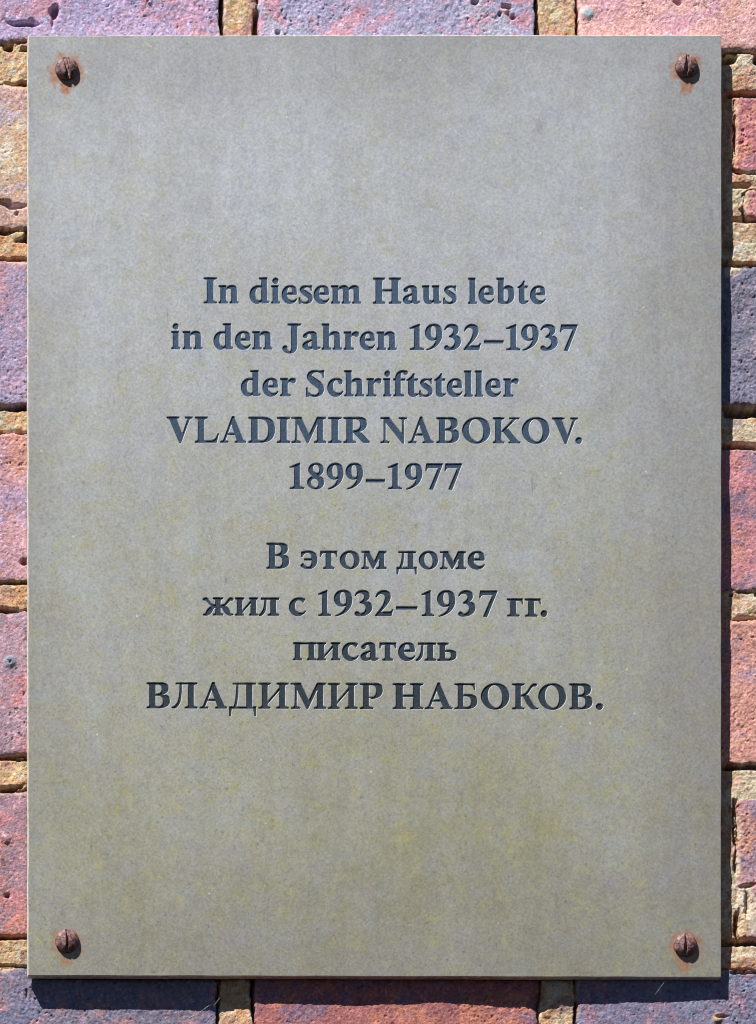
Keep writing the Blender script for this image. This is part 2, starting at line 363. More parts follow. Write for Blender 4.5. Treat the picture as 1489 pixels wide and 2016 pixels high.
G['P'] = stem(6.7, 17, 0, 50, 6.7, 8.6, 6.7, 0)+[P('M10 50 L26 50 C38 50.5 44.4 46 44.4 36.5 C44.4 25.5 35 19.6 21.5 19.6 L20.5 22.2 L10 22.2Z'), N('M17 46.5 L21.5 46.6 C28.8 46.5 32 43 32 35.5 C32 27.5 28 22.8 20.8 22.8 L17 23.2Z')]
G['1'] = [P('M0 41.4 L0 43.2 L17.6 50 L19 50 L19 2 L9 2 L9 41.6 C7 42.4 3 42 0 41.4Z'), foot(9, 19, 8.6, 8.2)]
G['9'] = [P('M16.5 50.4 C26.5 50.4 33.3 43 33.3 31.5 C33.3 15.5 23 3 3 -1 L2 0.6 C14 5 20 11.5 22 20.6 C19.5 19 17 18.2 14.5 18.2 C6 18.2 0 24.5 0 33.3 C0 43.5 6.8 50.4 16.5 50.4Z'), N('M16 47 C20 47 22 42 22.3 34 C22.4 29.5 22.4 27 22 25 C20.5 22.8 18.5 22 16.8 22 C12.5 22 10.6 27.5 10.6 35 C10.6 42.5 12.3 47 16 47Z')]
G['3'] = [brush((1.4,40.2,2.2),(6,45.6,4),(13.5,47.2,6.2),(21,43.4,9.4),(22.6,36.8,9.2),(18,30,5.4),(11,26,2.8)), brush((11.5,26.4,2.6),(19,25.6,6.6),(25.6,20,10.6),(26,12.6,10.8),(20,5,7.6),(11.5,2,5.2),(5,3.4,7.2),(4.2,4.6,7.2))]
G['2'] = [brush((1.4,37.8,2.2),(5.6,44,4.4),(13.5,46.8,6.6),(21.2,43,10),(23.2,35,10),(18,22.5,6.6),(10.5,12,4.4),(3.5,3.5,3.6)), P('M0 0 L30 0 L33 12.4 L31.2 12.4 C29.8 9.2 28 7.8 24 7.8 L8 7.8 L0 2Z')]
G['7'] = [P('M0.3 35.5 L2.6 49.8 L33.5 49.8 L33.5 47.5 L15 -1.5 L8 -0.5 L25.6 41.8 L10 41.8 C5.5 41.8 3.5 40 2.2 35.5Z')]
G['8'] = [ell(16.8, 37.4, 14.6, 13.2), ell(16.3, 12.3, 16.4, 13.3), ell(17.2, 39.0, 6.6, 8.8, 12, '-'), ell(14.6, 11.2, 7.8, 9.2, 14, '-'), P('M8 31 L22 22 L27 22.5 L14 31Z')]
G['-'] = [rect(0, 37, 13.2, 18.8)]
G['.'] = [ell(6, 5.2, 6, 6)]
G['n'] = stem(3.5, 13.7, 0, XH, 3.5, 3.6, 3.5, 0)+[arch(13.7, 25, 35.2), foot(25, 35.2, 3.5, 3.2)]
G['m'] = stem(3.5, 13.5, 0, XH, 3.5, 3.4, 3.5, 0)+[arch(13.5, 24.2, 34.2), foot(24.2, 34.2, 3.2, 3.2), arch(34.2, 44.8, 54.8), foot(44.8, 54.8, 3.2, 3.2)]
G['h'] = stem(3.5, 13.7, 0, 50, 3.5, 3.6, 3.5, 0)+[arch(13.7, 25, 35.2), foot(25, 35.2, 3.5, 3.2)]
SPUR = 'M{a} 0.2 L{b} 0 L{c} 1.6 L{c} 3.4 C{d} 3.4 {b} 4.5 {b} 8 L{a} 8Z'
def spur(a, b, c): return P(SPUR.format(a=a, b=b, c=c, d=(b+c)/2))
G['d'] = [P('M24.5 34.2 L17.8 34.8 C6.5 34.8 0 27.5 0 16.8 C0 6.5 5.5 -0.8 13.5 -0.8 C17.5 -0.8 21 1 24.5 4Z'), N('M23 29.6 C21.5 31 19.8 31.4 18 31.4 C13 31.4 10.6 26 10.6 18 C10.6 10 13 5 17.3 5 C19.5 5 21.5 6 23 7.5Z'), rect(23, 33.4, 3, 50), foot(23, 33.4, 4.8, 0, 50, -1), spur(23, 33.4, 37.5)]
G['i'] = stem(3.2, 13.4, 0, XH, 3.2, 3.2, 3.2, 0)+[ell(8, 44, 5.5, 5.5)]
G['e'] = [P('M16 34.9 C25 34.9 29.6 29 29.6 19 L29 17 L10.2 16.8 C10.4 10 14 5.2 19.5 5.2 C23.5 5.2 26.5 6.6 28.6 9.3 L29.8 8 C26.8 2 21.8 -0.9 15.8 -0.9 C6.3 -0.9 0 6 0 16.4 C0 27 6.5 34.9 16 34.9Z'), N('M10.2 20.4 L19.3 21 C20.4 21.1 20.8 21.8 20.8 23 C20.8 28.3 18.8 31.8 15.6 31.8 C12.4 31.8 10.4 27.8 10.2 20.4Z')]
G['s'] = [brush((22.6,28.6,2),(19.6,32,2.6),(14,33.2,3),(7.4,30.4,6),(6,25.4,7.4),(11.5,19.8,8.8),(18.2,15,9),(21.8,9.6,8),(20.4,4.4,6),(13.5,0.9,3.2),(6,2,2.6),(2.4,6.5,2)), P('M22.4 34.6 L24 34.6 L24.4 24.6 L22.7 24.6 C22 28.5 20 31.2 15.6 32.6Z'), P('M0.2 10.8 L1.9 10.8 C2.6 6 5 2.8 9.4 1.4 L1.6 -0.8 L.3 -.8Z')]
G['a'] = [brush((4.6,26,6),(7.6,30.6,4.4),(14,32.6,4.4),(20,30,8.4),(22.6,24,10.2),(22.8,6,10.2)), ell(5.2, 26.2, 4.2, 4.0), P('M23 20.5 C14 18.5 0 15.5 0 7.3 C0 2 3.8 -0.8 8.8 -0.8 C14 -0.8 19 1.5 23 5.5Z'), N('M18 16.6 C13 15.3 10.2 13 10.2 9 C10.2 6 11.8 4.2 14 4.2 C15.6 4.2 17 5 18 6.4Z'), P('M17.8 6 C18.5 1.5 21 -0.8 25 -0.8 C28.5 -0.8 31.5 0.8 33.5 3 L32.8 4.4 C30 3.4 27.9 4 27.8 8 L17.8 8Z')]
G['u'] = [P('M3 34 L13 34 L13 11.5 C13 7 14.5 5 17.3 5 C19.5 5 21.3 6.2 22.8 8 L22.8 4 C19.5 0.5 16 -0.8 12.2 -0.8 C6 -0.8 3 3 3 9.5Z'), foot(3, 13, 3, 0, XH, -1), rect(22.6, 32.6, 3, 34), foot(22.6, 32.6, 3.2, 0, XH, -1), spur(22.6, 32.6, 36.5)]
G['l'] = stem(3.1, 13.3, 0, 50, 3.1, 3.1, 3.1, 0)
G['b'] = [rect(3.6, 13.6, 20, 50), foot(3.6, 13.6, 3.6, 0, 50, -1), P('M13 30 C16 33.4 19 34.8 22 34.8 C30 34.8 34.6 28.5 34.6 18.2 C34.6 6.5 27.5 -0.8 16 -0.8 C11 -0.8 7 0.3 3.6 2 L3.6 20 L13 22Z'), N('M13.6 27.2 C14.8 28.6 16.2 29 17.6 29 C22 29 24 24.5 24 16.8 C24 8.3 21.8 3.2 17.7 3.2 C15 3.2 13.6 5 13.6 8Z')]
G['t'] = [P('M0 31.2 L0 32.5 C5 35 8.5 39 11.2 44.3 L13 44.3 L13 34.5 L19.3 34.5 L18.6 30.8 L13 30.8 L13 9.5 C13 6 14.4 4.8 16.4 4.8 C17.8 4.8 19.2 5.3 20 6 L20.8 4.8 C18.5 1.2 15 -0.8 11 -0.8 C5.8 -0.8 3 2 3 7.5 L3 31.2Z')]
G['r'] = stem(3.6, 13.8, 0, XH, 3.6, 5.4, 3.6, 0)+[P('M12 26 C15 31.5 19.5 34.9 24 34.9 C27.4 34.9 29.6 33 29.6 30 C29.6 27 27.6 25.2 25 25.2 C22.4 25.2 21.6 27.8 19.4 27.8 C16.6 27.8 14.8 25.6 13.4 22.6Z')]
G['f'] = [foot(3.6, 13.6, 3.6, 6), P('M3.6 2 L13.6 2 L13.6 38 C13.6 44 14.6 46.8 17 46.8 C19.6 46.8 19 42 22.8 42 C25.4 42 27.4 43.6 27.4 46 C27.4 49 24 50.6 19 50.6 C9.6 50.6 3.6 45 3.6 35Z'), rect(0, 22, 30.9, 34.4)]
G['c'] = [P('M16.5 34.9 C23.5 34.9 29 32 29 27.6 C29 25 27.4 23.4 25.2 23.4 C22.5 23.4 21.6 25.5 21.2 28 C20.8 30.4 19.5 31.5 17.2 31.5 C13 31.5 10.4 26.8 10.4 19.5 C10.4 10.8 14 5.6 20.2 5.6 C24 5.6 26.8 7 29 9.8 L30.2 8.6 C27.4 2.4 22 -0.9 16 -0.9 C6.4 -0.9 0 5.8 0 16.2 C0 27 6.6 34.9 16.5 34.9Z')]
# Cyrillic
G['с'] = [P('M18.5 34.9 C23.5 34.9 27.5 34 31 32.2 C30 29.6 28.6 27 26.8 25 C24.8 28.6 22 30.4 18.6 30.4 C13.6 30.4 10.8 25.6 10.8 18.6 C10.8 10.6 14.6 5.4 21 5.4 C25 5.4 28.4 6.6 31.4 9.6 L32.4 8.4 C29 2.4 23.4 -0.9 17 -0.9 C6.8 -0.9 0 5.8 0 16.4 C0 27.4 7.4 34.9 18.5 34.9Z')]
G['э'] = [P('M14.5 34.9 C25.5 34.9 33 28 33 17.3 C33 6.5 26 -0.9 14.6 -0.9 C8.5 -0.9 3 1.5 0 6 C1.2 8 2.8 9.6 4.6 10 C7 5 10.5 3.2 14.5 3.2 C20 3.2 22.4 8.5 22.4 16.8 C22.4 26 20 31.3 14 31.3 C9.5 31.3 6 29 3.6 23 L1.2 23 L1.6 32.5 C5.5 34 9.5 34.9 14.5 34.9Z'), rect(7.6, 23, 16.4, 20)]
G['т'] = stem(11.6, 22, 0, 34, 5.4, 5.4)+[P('M0.6 34.6 L33.2 34.6 L33.8 24 L31.8 24 C31 29 29 30.9 25 30.9 L9 30.9 C4.5 30.9 2.7 29 2 24 L0 24Z')]
G['о'] = [ell(19, 17, 19, 17.9), ell(19, 17.1, 8.8, 14.6, 7, '-')]
G['м'] = [P('M2 34.5 L14.6 34.5 L26.2 12 L24 0.6 L21.6 0.6 L7.6 28.5Z'), P('M21.6 0.6 L24 0.6 L38 27 L38 34.5 L34.5 34.5 L23 10Z'), P('M4.4 1 L7.6 1 L8.6 30 L5.6 30Z'), rect(0, 8, 32.2, 34.5), foot(4.4, 7.6, 4.4, 6)]+stem(35.2, 44.6, 0, 34.5, 5.4, 4.6, 0, 4.2)
G['д'] = [rect(4, 37.6, 31.6, 34.5), P('M11 33 L14.6 33 C14.4 18 13 8 9.4 2 L5 2 C9 9 10.8 20 11 33Z'), rect(22.4, 32.4, 2, 33), rect(0.6, 38.8, 0, 3.3), P('M0.6 3.2 L4.8 3.2 C4.2 -2 3.5 -6 3 -10.5 L0.3 -10.5Z'), P('M34.6 3.2 L38.8 3.2 L39 -10.5 L36.4 -10.5 C36 -6 35.6 -2 34.6 0Z')]
def mir(o, c):
    op, p = o; p = np.array(p, float).copy(); p[:, 0] = c-p[:, 0]; return (op, p if op == 'brush' else p.tolist())
_zu = brush((2.2,31.4,4.8),(6.6,31.6,5.2),(11.6,26,4.2),(17,20.4,3.6),(26,18.2,3)); _zl = brush((25,17.4,3),(18.5,15.4,7),(12.5,8,10),(7.4,2.4,5.6),(1.2,1.2,2.4))
G['ж'] = stem(24.8, 34.6, 0, 34.5, 4.8, 4.8, 4.8, 4.8)+[_zu, _zl, mir(_zu, 59.4), mir(_zl, 59.4)]
G['и'] = stem(3.5, 13.4, 0, 34.5, 3.5, 3.4, 3.5, 3.4)+stem(30.6, 40.5, 0, 34.5, 3.4, 3.5, 3.4, 3.5)+[P('M12.5 4 L12.5 8.6 L31.5 30.8 L31.5 26Z')]
G['л'] = stem(24, 34.4, 0, 34, 5.8, 5.6)+[rect(5, 40, 31.4, 34.5), brush((13.6,33,3.6),(13.2,20,4),(10.6,9,5.4),(5.6,2.4,5),(1.6,1,2.4))]
G['г'] = stem(6.8, 17.2, 0, 34, 6.4, 6.6)+[P('M0 34.5 L29.4 34.5 L31 24 L29 24 C28 29 26 30.9 22 30.9 L6.8 30.9 C4 31 2 31.8 0 32.2Z')]
G['п'] = stem(3.6, 13.6, 0, 34, 3.6, 3.4)+stem(30.6, 40.6, 0, 34, 3.4, 3.6)+[rect(0.4, 44, 31.2, 34.5)]
G['ь'] = stem(4.8, 14.8, 0, 34.5, 4.8, 0, 4.8, 6.4)+[P('M10 20.4 L22 20.7 C32 20.7 37.3 17 37.3 10.8 C37.3 3.5 31 0 20 0 L4.8 0 L8 6Z'), N('M14.8 17.4 L19.5 17.4 C24.5 17.4 26.8 15 26.8 10.5 C26.8 5.8 24.5 3.2 19.6 3.2 C16 3.2 14.8 4.5 14.8 7.5Z')]
G['Л'] = stem(32.8, 43.2, 0, 50, 6.8, 6.8, 0, 6.8)+[rect(8.4, 50, 47.4, 50), brush((18,48.4,3.6),(17.6,30,4),(14.6,13,5),(8,3.4,5),(1.6,1.2,2.4))]
G['Д'] = [rect(7, 51.8, 47.4, 50), P('M14.4 49 L18 49 C17.8 28 16.4 12 13 2 L8.4 2 C12.6 14 14.2 28 14.4 49Z'), rect(34, 44.6, 2, 49), rect(0.4, 52, 0, 3.4), P('M0.4 3.2 L5.4 3.2 C4.4 -4 3.4 -9 3 -15 L0.3 -15Z'), P('M46.6 3.2 L52 3.2 L52.4 -15 L49.6 -15 C49 -9 48 -3 46.6 0Z')]
G['И'] = stem(6.8, 17, 0, 50, 6.8, 5.4, 6.8, 6)+stem(40.6, 50.8, 0, 50, 7, 7.2, 5.6, 7.2)+[P('M16 7.6 L16 12.6 L42 42.6 L42 37.4Z')]
G['Б'] = stem(6.6, 16.6, 0, 50, 6.6, 0, 6.6, 0)+[P('M6.6 50 L38.4 50 L40 37.6 L38 37.6 C36.6 44 34.4 47 29 47 L6.6 47Z'), P('M10 28.6 L24 28.8 C37 28.8 44 24 44 14.6 C44 5 36 0 22 0 L6.6 0Z'), N('M16.6 25.4 L21 25.4 C29 25.2 32.2 21.5 32.2 14 C32.2 6.8 28.4 3.2 21.6 3.2 C18 3.2 16.6 4.5 16.6 7.5Z')]
G['К'] = stem(6.8, 16.6, 0, 50, 6.8, 7.2, 6.8, 7.2)+[brush((16,26.2,2.8),(23,27.6,3.2),(30,33,4),(36,42,4),(41,47,4.6),(46,47.6,5.6)), brush((21,27.2,3.4),(27.6,23,8.6),(33.6,13,10.4),(40.5,4,7.6),(46,1.7,3.6),(51,1.2,2.4))]
for a, b in (('В', 'B'), ('а', 'a'), ('е', 'e'), ('А', 'A'), ('М', 'M'), ('Р', 'P'), ('Н', 'H'), ('О', 'O')): G[a] = G[b]

LINES = [   # what each line says: letter, left, right (photo px), then the baseline at the left and right end
 ('first line of the German inscription', (596.8, 597.8), [('I',402.2,427.1),('n',431.8,469.9),('d',492.7,530.3),('i',535,551.5),('e',555.7,585.1),('s',589.3,616.1),('e',618.8,648.6),('m',652.8,710.9),('H',735.2,790),('a',794.6,827.6),('u',832.3,868.7),('s',873.9,899.7),('l',922.8,939.2),('e',943.4,972.8),('b',978.7,1013.3),('t',1020.3,1040.8),('e',1045,1074.4)]),
 ('second line of the German inscription with the years 1932-1937', (686.9, 689.4), [('i',338.5,355),('n',361,399.2),('d',421.6,458.8),('e',463.9,493.6),('n',497.9,536.3),('J',557.1,593.2),('a',596.6,631.2),('h',634.6,673.2),('r',677.9,707),('e',709.5,738.4),('n',742.7,781.3),('1',807.5,834.8),('9',838,871),('3',875.7,908),('2',914,947),('-',954,991.6),('1',997.5,1024.5),('9',1027.5,1061),('3',1065,1098.5),('7',1103.7,1137.3)]),
 ('third line of the German inscription', (779.4, 780.6), [('d',475.7,513.1),('e',518,547.8),('r',552.7,582.8),('S',603.7,638.4),('c',645.8,676),('h',678.9,716.7),('r',722.5,751.3),('i',755.7,770.9),('f',775.8,803.4),('t',801.5,824.9),('s',826.4,852),('t',856,878.4),('e',881,910.6),('l',914.5,931),('l',935.9,951.5),('e',956.9,986.5),('r',992,1021.2)]),
 ('line of capitals with the name in Latin letters', (870.9, 872.7), [('V',329.4,379.2),('L',384.9,431),('A',434.7,484.5),('D',490.2,541.9),('I',546.6,571.6),('M',574.8,642.3),('I',647.4,672.7),('R',677.4,728.2),('N',750.2,801.5),('A',805,854.2),('B',860.4,904.3),('O',911,965.8),('K',971.4,1024.8),('O',1028.8,1082.6),('V',1087.7,1138),('.',1134,1146)]),
 ('line with the years 1899-1977', (962.1, 962.8), [('1',571.2,599.2),('8',606,638.7),('9',644.5,676.8),('9',681.7,715.3),('-',721.5,758.3),('1',765,791.6),('9',798.5,832),('7',838.3,871.8),('7',876,909.6)]),
 ('first line of the Russian inscription', (1119.3, 1120.4), [('В',525.8,570),('э',592.4,625.4),('т',631,664.8),('о',669.9,708.5),('м',712.7,761.2),('д',781.8,821.1),('о',825.8,863),('м',867.4,918),('е',922,955)]),
 ('second line of the Russian inscription with the years 1932-1937', (1211.4, 1213.6), [('ж',399.9,460),('и',464,508),('л',509.9,549.8),('с',570.3,602.7),('1',627.4,651.8),('9',658.5,694),('3',699,733.2),('2',739.8,774.4),('-',781,822),('1',831,855.4),('9',862,897),('3',903,936.4),('7',944,979.2),('г',999,1030.5),('г',1034.3,1065.8),('.',1065.5,1077.5)]),
 ('third line of the Russian inscription', (1299.6, 1300.6), [('п',578,622.5),('и',624.8,670),('с',674.6,706.3),('а',711,745.8),('т',747.7,780.5),('е',785.3,817.8),('л',819,858.9),('ь',862.3,899.5)]),
 ('line of capitals with the name in Cyrillic letters', (1394.2, 1396.6), [('В',290,335),('Л',338.8,388.8),('А',394,447.4),('Д',452.4,505),('И',510,568.7),('М',573.4,642.6),('И',646.8,704.7),('Р',709.7,754.2),('Н',774.5,833.7),('А',837.6,891.3),('Б',896,940.2),('О',948,1003.2),('К',1009.4,1061),('О',1061.2,1115),('В',1122,1167),('.',1174.2,1187.4)]),
]
S = 5                               # samples per pixel
def inpoly(p, x, y):
    r = np.zeros(x.shape, bool); p = np.asarray(p); q = np.roll(p, 1, 0)
    for (x1, y1), (x2, y2) in zip(p, q):
        if y1 == y2: continue
        r ^= ((y1 > y) != (y2 > y)) & (x < (x2-x1)*(y-y1)/(y2-y1)+x1)
    return r
def draw_glyph(ops, sx):
    gx, gy = np.meshgrid(np.arange(-4*S, int(76*sx*S))/S/sx, np.arange(-18*S, 56*S)/S)
    a = np.zeros(gx.shape, bool)
    pend = []                        # cut-outs act on what was drawn before them
    for op, p in ops:
        if op == 'brush':
            for (x, y, wd) in p: a |= (gx-x)**2+(gy-y)**2 < (wd/2)**2
        elif op == '+': a |= inpoly(p, gx, gy)
        else: a &= ~inpoly(p, gx, gy)
    return a
def extent(ops):
    lo, hi = 1e9, -1e9
    for op, p in ops:
        p = np.asarray(p); e = p[:, 2]/2 if op == 'brush' else 0
        if op != '-': lo = min(lo, (p[:, 0]-e).min()); hi = max(hi, (p[:, 0]+e).max())
    return lo, hi
def gauss(f, sig):
    ky = np.fft.fftfreq(f.shape[0])[:, None]; kx = np.fft.rfftfreq(f.shape[1])[None]
    return np.fft.irfft2(np.fft.rfft2(f)*np.exp(-2*math.pi**2*sig**2*(kx**2+ky**2)), f.shape)
def dilate(f, r):
    R = int(math.ceil(r))+1; y, x = np.mgrid[-R:R+1, -R:R+1]
    k = np.zeros(f.shape); d = (x*x+y*y <= r*r)
    ys, xs = np.nonzero(d); k[(ys-R) % f.shape[0], (xs-R) % f.shape[1]] = 1
    return np.fft.irfft2(np.fft.rfft2(f.astype(float))*np.fft.rfft2(k), f.shape) > 0.5
def contours(F, lv=0.5):
    """closed iso-lines of a field, as lists of (col,row)"""
    B = F > lv
    code = B[:-1, :-1]*1+B[:-1, 1:]*2+B[1:, 1:]*4+B[1:, :-1]*8
    rows, cols = np.nonzero((code > 0) & (code < 15))
    T = {1: [(3, 0)], 2: [(0, 1)], 3: [(3, 1)], 4: [(1, 2)], 5: [(3, 0), (1, 2)], 6: [(0, 2)], 7: [(3, 2)], 8: [(2, 3)], 9: [(2, 0)], 10: [(0, 1), (2, 3)], 11: [(2, 1)], 12: [(1, 3)], 13: [(1, 0)], 14: [(0, 3)]}
    nxt = {}
    for r, c in zip(rows.tolist(), cols.tolist()):
        for a, b in T[int(code[r, c])]:
            e = ((0, r, c), (1, r, c+1), (0, r+1, c), (1, r, c))
            nxt[e[a]] = e[b]
    out = []
    while nxt:
        s0, e = next(iter(nxt.items())); loop = []
        cur = s0
        while cur in nxt:
            k = nxt.pop(cur); t, r, c = cur
            if t == 0: f0, f1 = F[r, c], F[r, c+1]; loop.append((c+(lv-f0)/(f1-f0), r))
            else: f0, f1 = F[r, c], F[r+1, c]; loop.append((c, r+(lv-f0)/(f1-f0)))
            cur = k
        if len(loop) > 8: out.append(np.array(loop))
    return out
def simplify(p, tol):
    def dp(a, b):
        if b <= a+1: return []
        ab = p[b]-p[a]; L = np.hypot(*ab)
        q = p[a+1:b]-p[a]
        d = np.abs(q[:, 0]*ab[1]-q[:, 1]*ab[0])/L if L > 1e-9 else np.hypot(q[:, 0], q[:, 1])
        i = int(d.argmax())
        if d[i] < tol: return []
        i += a+1
        return dp(a, i)+[i]+dp(i, b)
    n = len(p); far = int(np.hypot(*(p-p[0]).T).argmax())
    p = np.vstack([p, p[:1]])
    ids = [0]+dp(0, far)+[far]+dp(far, n)
    return p[ids]

DEEP, SLOPE = 2.1, 1.25              # engraving depth and the run of its sloping sides, px
pts, zs, edges, fields = [], [], [], []
def add_loop(P2, z):
    b = len(pts); n = len(P2)
    for q in P2: pts.append((float(q[0]), float(q[1]))); zs.append(z)
    for i in range(n): edges.append((b+i, b+(i+1) % n))
for label, (b0, b1), items in LINES:
    xa = items[0][1]-14; xb = items[-1][2]+14
    ya = b0-64; W = int((xb-xa)*S); Hh = int(96*S)
    A = np.zeros((Hh, W), bool)
    for ch, xl, xr in items:
        lo, hi = extent(G[ch]); sx = (xr-xl)/(hi-lo)
        g = draw_glyph(G[ch], sx)[::-1]             # row 0 = top, y = 56
        base = b0+(b1-b0)*((xl+xr)/2-items[0][1])/(items[-1][2]-items[0][1])
        r0 = int(round((base-56-ya)*S)); c0 = int(round((xl-lo*sx-4-xa)*S))
        h0, w0 = g.shape
        c1 = min(W, c0+w0); A[r0:r0+h0, c0:c1] |= g[:, :c1-c0]
    A |= False
    Fi = gauss(dilate(A, 0.2*S).astype(float), 0.32*S)
    Fo = gauss(dilate(Fi > 0.5, SLOPE*S).astype(float), 0.4*S)
    for F, z in ((Fi, -DEEP), (Fo, 0.0)):
        for c in contours(F):
            p = simplify(c, 0.09*S)
            if len(p) < 4: continue
            add_loop(np.stack([xa+p[:, 0]/S, ya+p[:, 1]/S], 1), z)
    fields.append((xa, ya, W, Hh, Fi, Fo, label))

# ------------------------------------------------------------------ the plaque
CH = 1.1                             # chamfer round the front, px
THICK = 22.0
quad = np.array([(55, 70), (1421, 69), (1420, 1924), (55, 1920.5)], float)
def ring(inset, rad=2.0):
    out = []
    for i in range(4):
        a, b, c = quad[i-1], quad[i], quad[(i+1) % 4]
        e1 = (a-b)/np.linalg.norm(a-b); e2 = (c-b)/np.linalg.norm(c-b)
        o = b+(e1+e2)*(inset)
        r = max(rad-inset, 0.6)
        for t in np.linspace(0, 1, 5):
            p0 = o+e1*r; p2 = o+e2*r
            out.append((1-t)**2*p0+2*t*(1-t)*o+t*t*p2)
    # hand-cut edges are never quite straight: add points along the sides
    res = []
    for i in range(len(out)):
        p, q = out[i], out[(i+1) % len(out)]; res.append(p)
        L = np.linalg.norm(q-p)
        if L > 100:
            for t in np.linspace(0, 1, int(L/22))[1:-1]: res.append(p+(q-p)*t)
    res = np.array(res)
    wob = 0.45*np.stack([noise2(res[:, 0]+res[:, 1]*1.3, res[:, 1], 60, 301), noise2(res[:, 0]*1.1+res[:, 1], res[:, 0], 60, 302)], 1)
    return res+wob
front_ring = ring(CH); side_ring = ring(0.0)
nb = len(pts); add_loop(front_ring, 0.0)
# loose interior points keep the big flat triangles reasonable
for gx in np.arange(95, 1400, 65.0):
    for gy in np.arange(110, 1900, 65.0):
        if all(not (f[0]-5 < gx < f[0]+f[2]/S+5 and f[1]-5 < gy < f[1]+f[3]/S+5) for f in fields):
            pts.append((gx, gy)); zs.append(0.0)
r_ = delaunay_2d_cdt([Vector(p) for p in pts], edges, [], 0, 1e-4)
V2 = np.array([(a.x, a.y) for a in r_[0]]); Ft = np.array(r_[2])
zz = np.zeros(len(V2))
for i, orig in enumerate(r_[3]):
    if orig: zz[i] = min(zs[k] for k in orig)
cen = V2[Ft].mean(1)
cls = np.zeros(len(Ft), int); line_of = np.full(len(Ft), -1)
for li, (xa, ya, W, Hh, Fi, Fo, _l) in enumerate(fields):
    c = (cen[:, 0]-xa)*S; r = (cen[:, 1]-ya)*S
    ok = (c > 0) & (c < W-1) & (r > 0) & (r < Hh-1)
    ci = np.clip(c, 0, W-2).astype(int); ri = np.clip(r, 0, Hh-2).astype(int)
    fc = c-ci; fr = r-ri
    def samp(F): return (F[ri, ci]*(1-fc)+F[ri, ci+1]*fc)*(1-fr)+(F[ri+1, ci]*(1-fc)+F[ri+1, ci+1]*fc)*fr
    vi, vo = samp(Fi), samp(Fo)
    cls = np.where(ok & (vo > 0.5), 1, cls)
    fl = ok & (vi > 0.5); cls = np.where(fl, 2, cls); line_of = np.where(fl, li, line_of)
# keep only triangles inside the plate outline, and make them face the viewer
area = np.cross(V2[Ft[:, 1]]-V2[Ft[:, 0]], V2[Ft[:, 2]]-V2[Ft[:, 0]])
ins_plate = inpoly(front_ring, cen[:, 0], cen[:, 1])
def to3(p2, z):                      # z in px, positive = towards the viewer
    return np.stack([X(p2[:, 0]), -np.asarray(z)*K*np.ones(len(p2)), Z(p2[:, 1])], 1)
tri = np.where((area > 0)[:, None], Ft[:, ::-1], Ft)   # photo y runs down
V3 = to3(V2, zz)

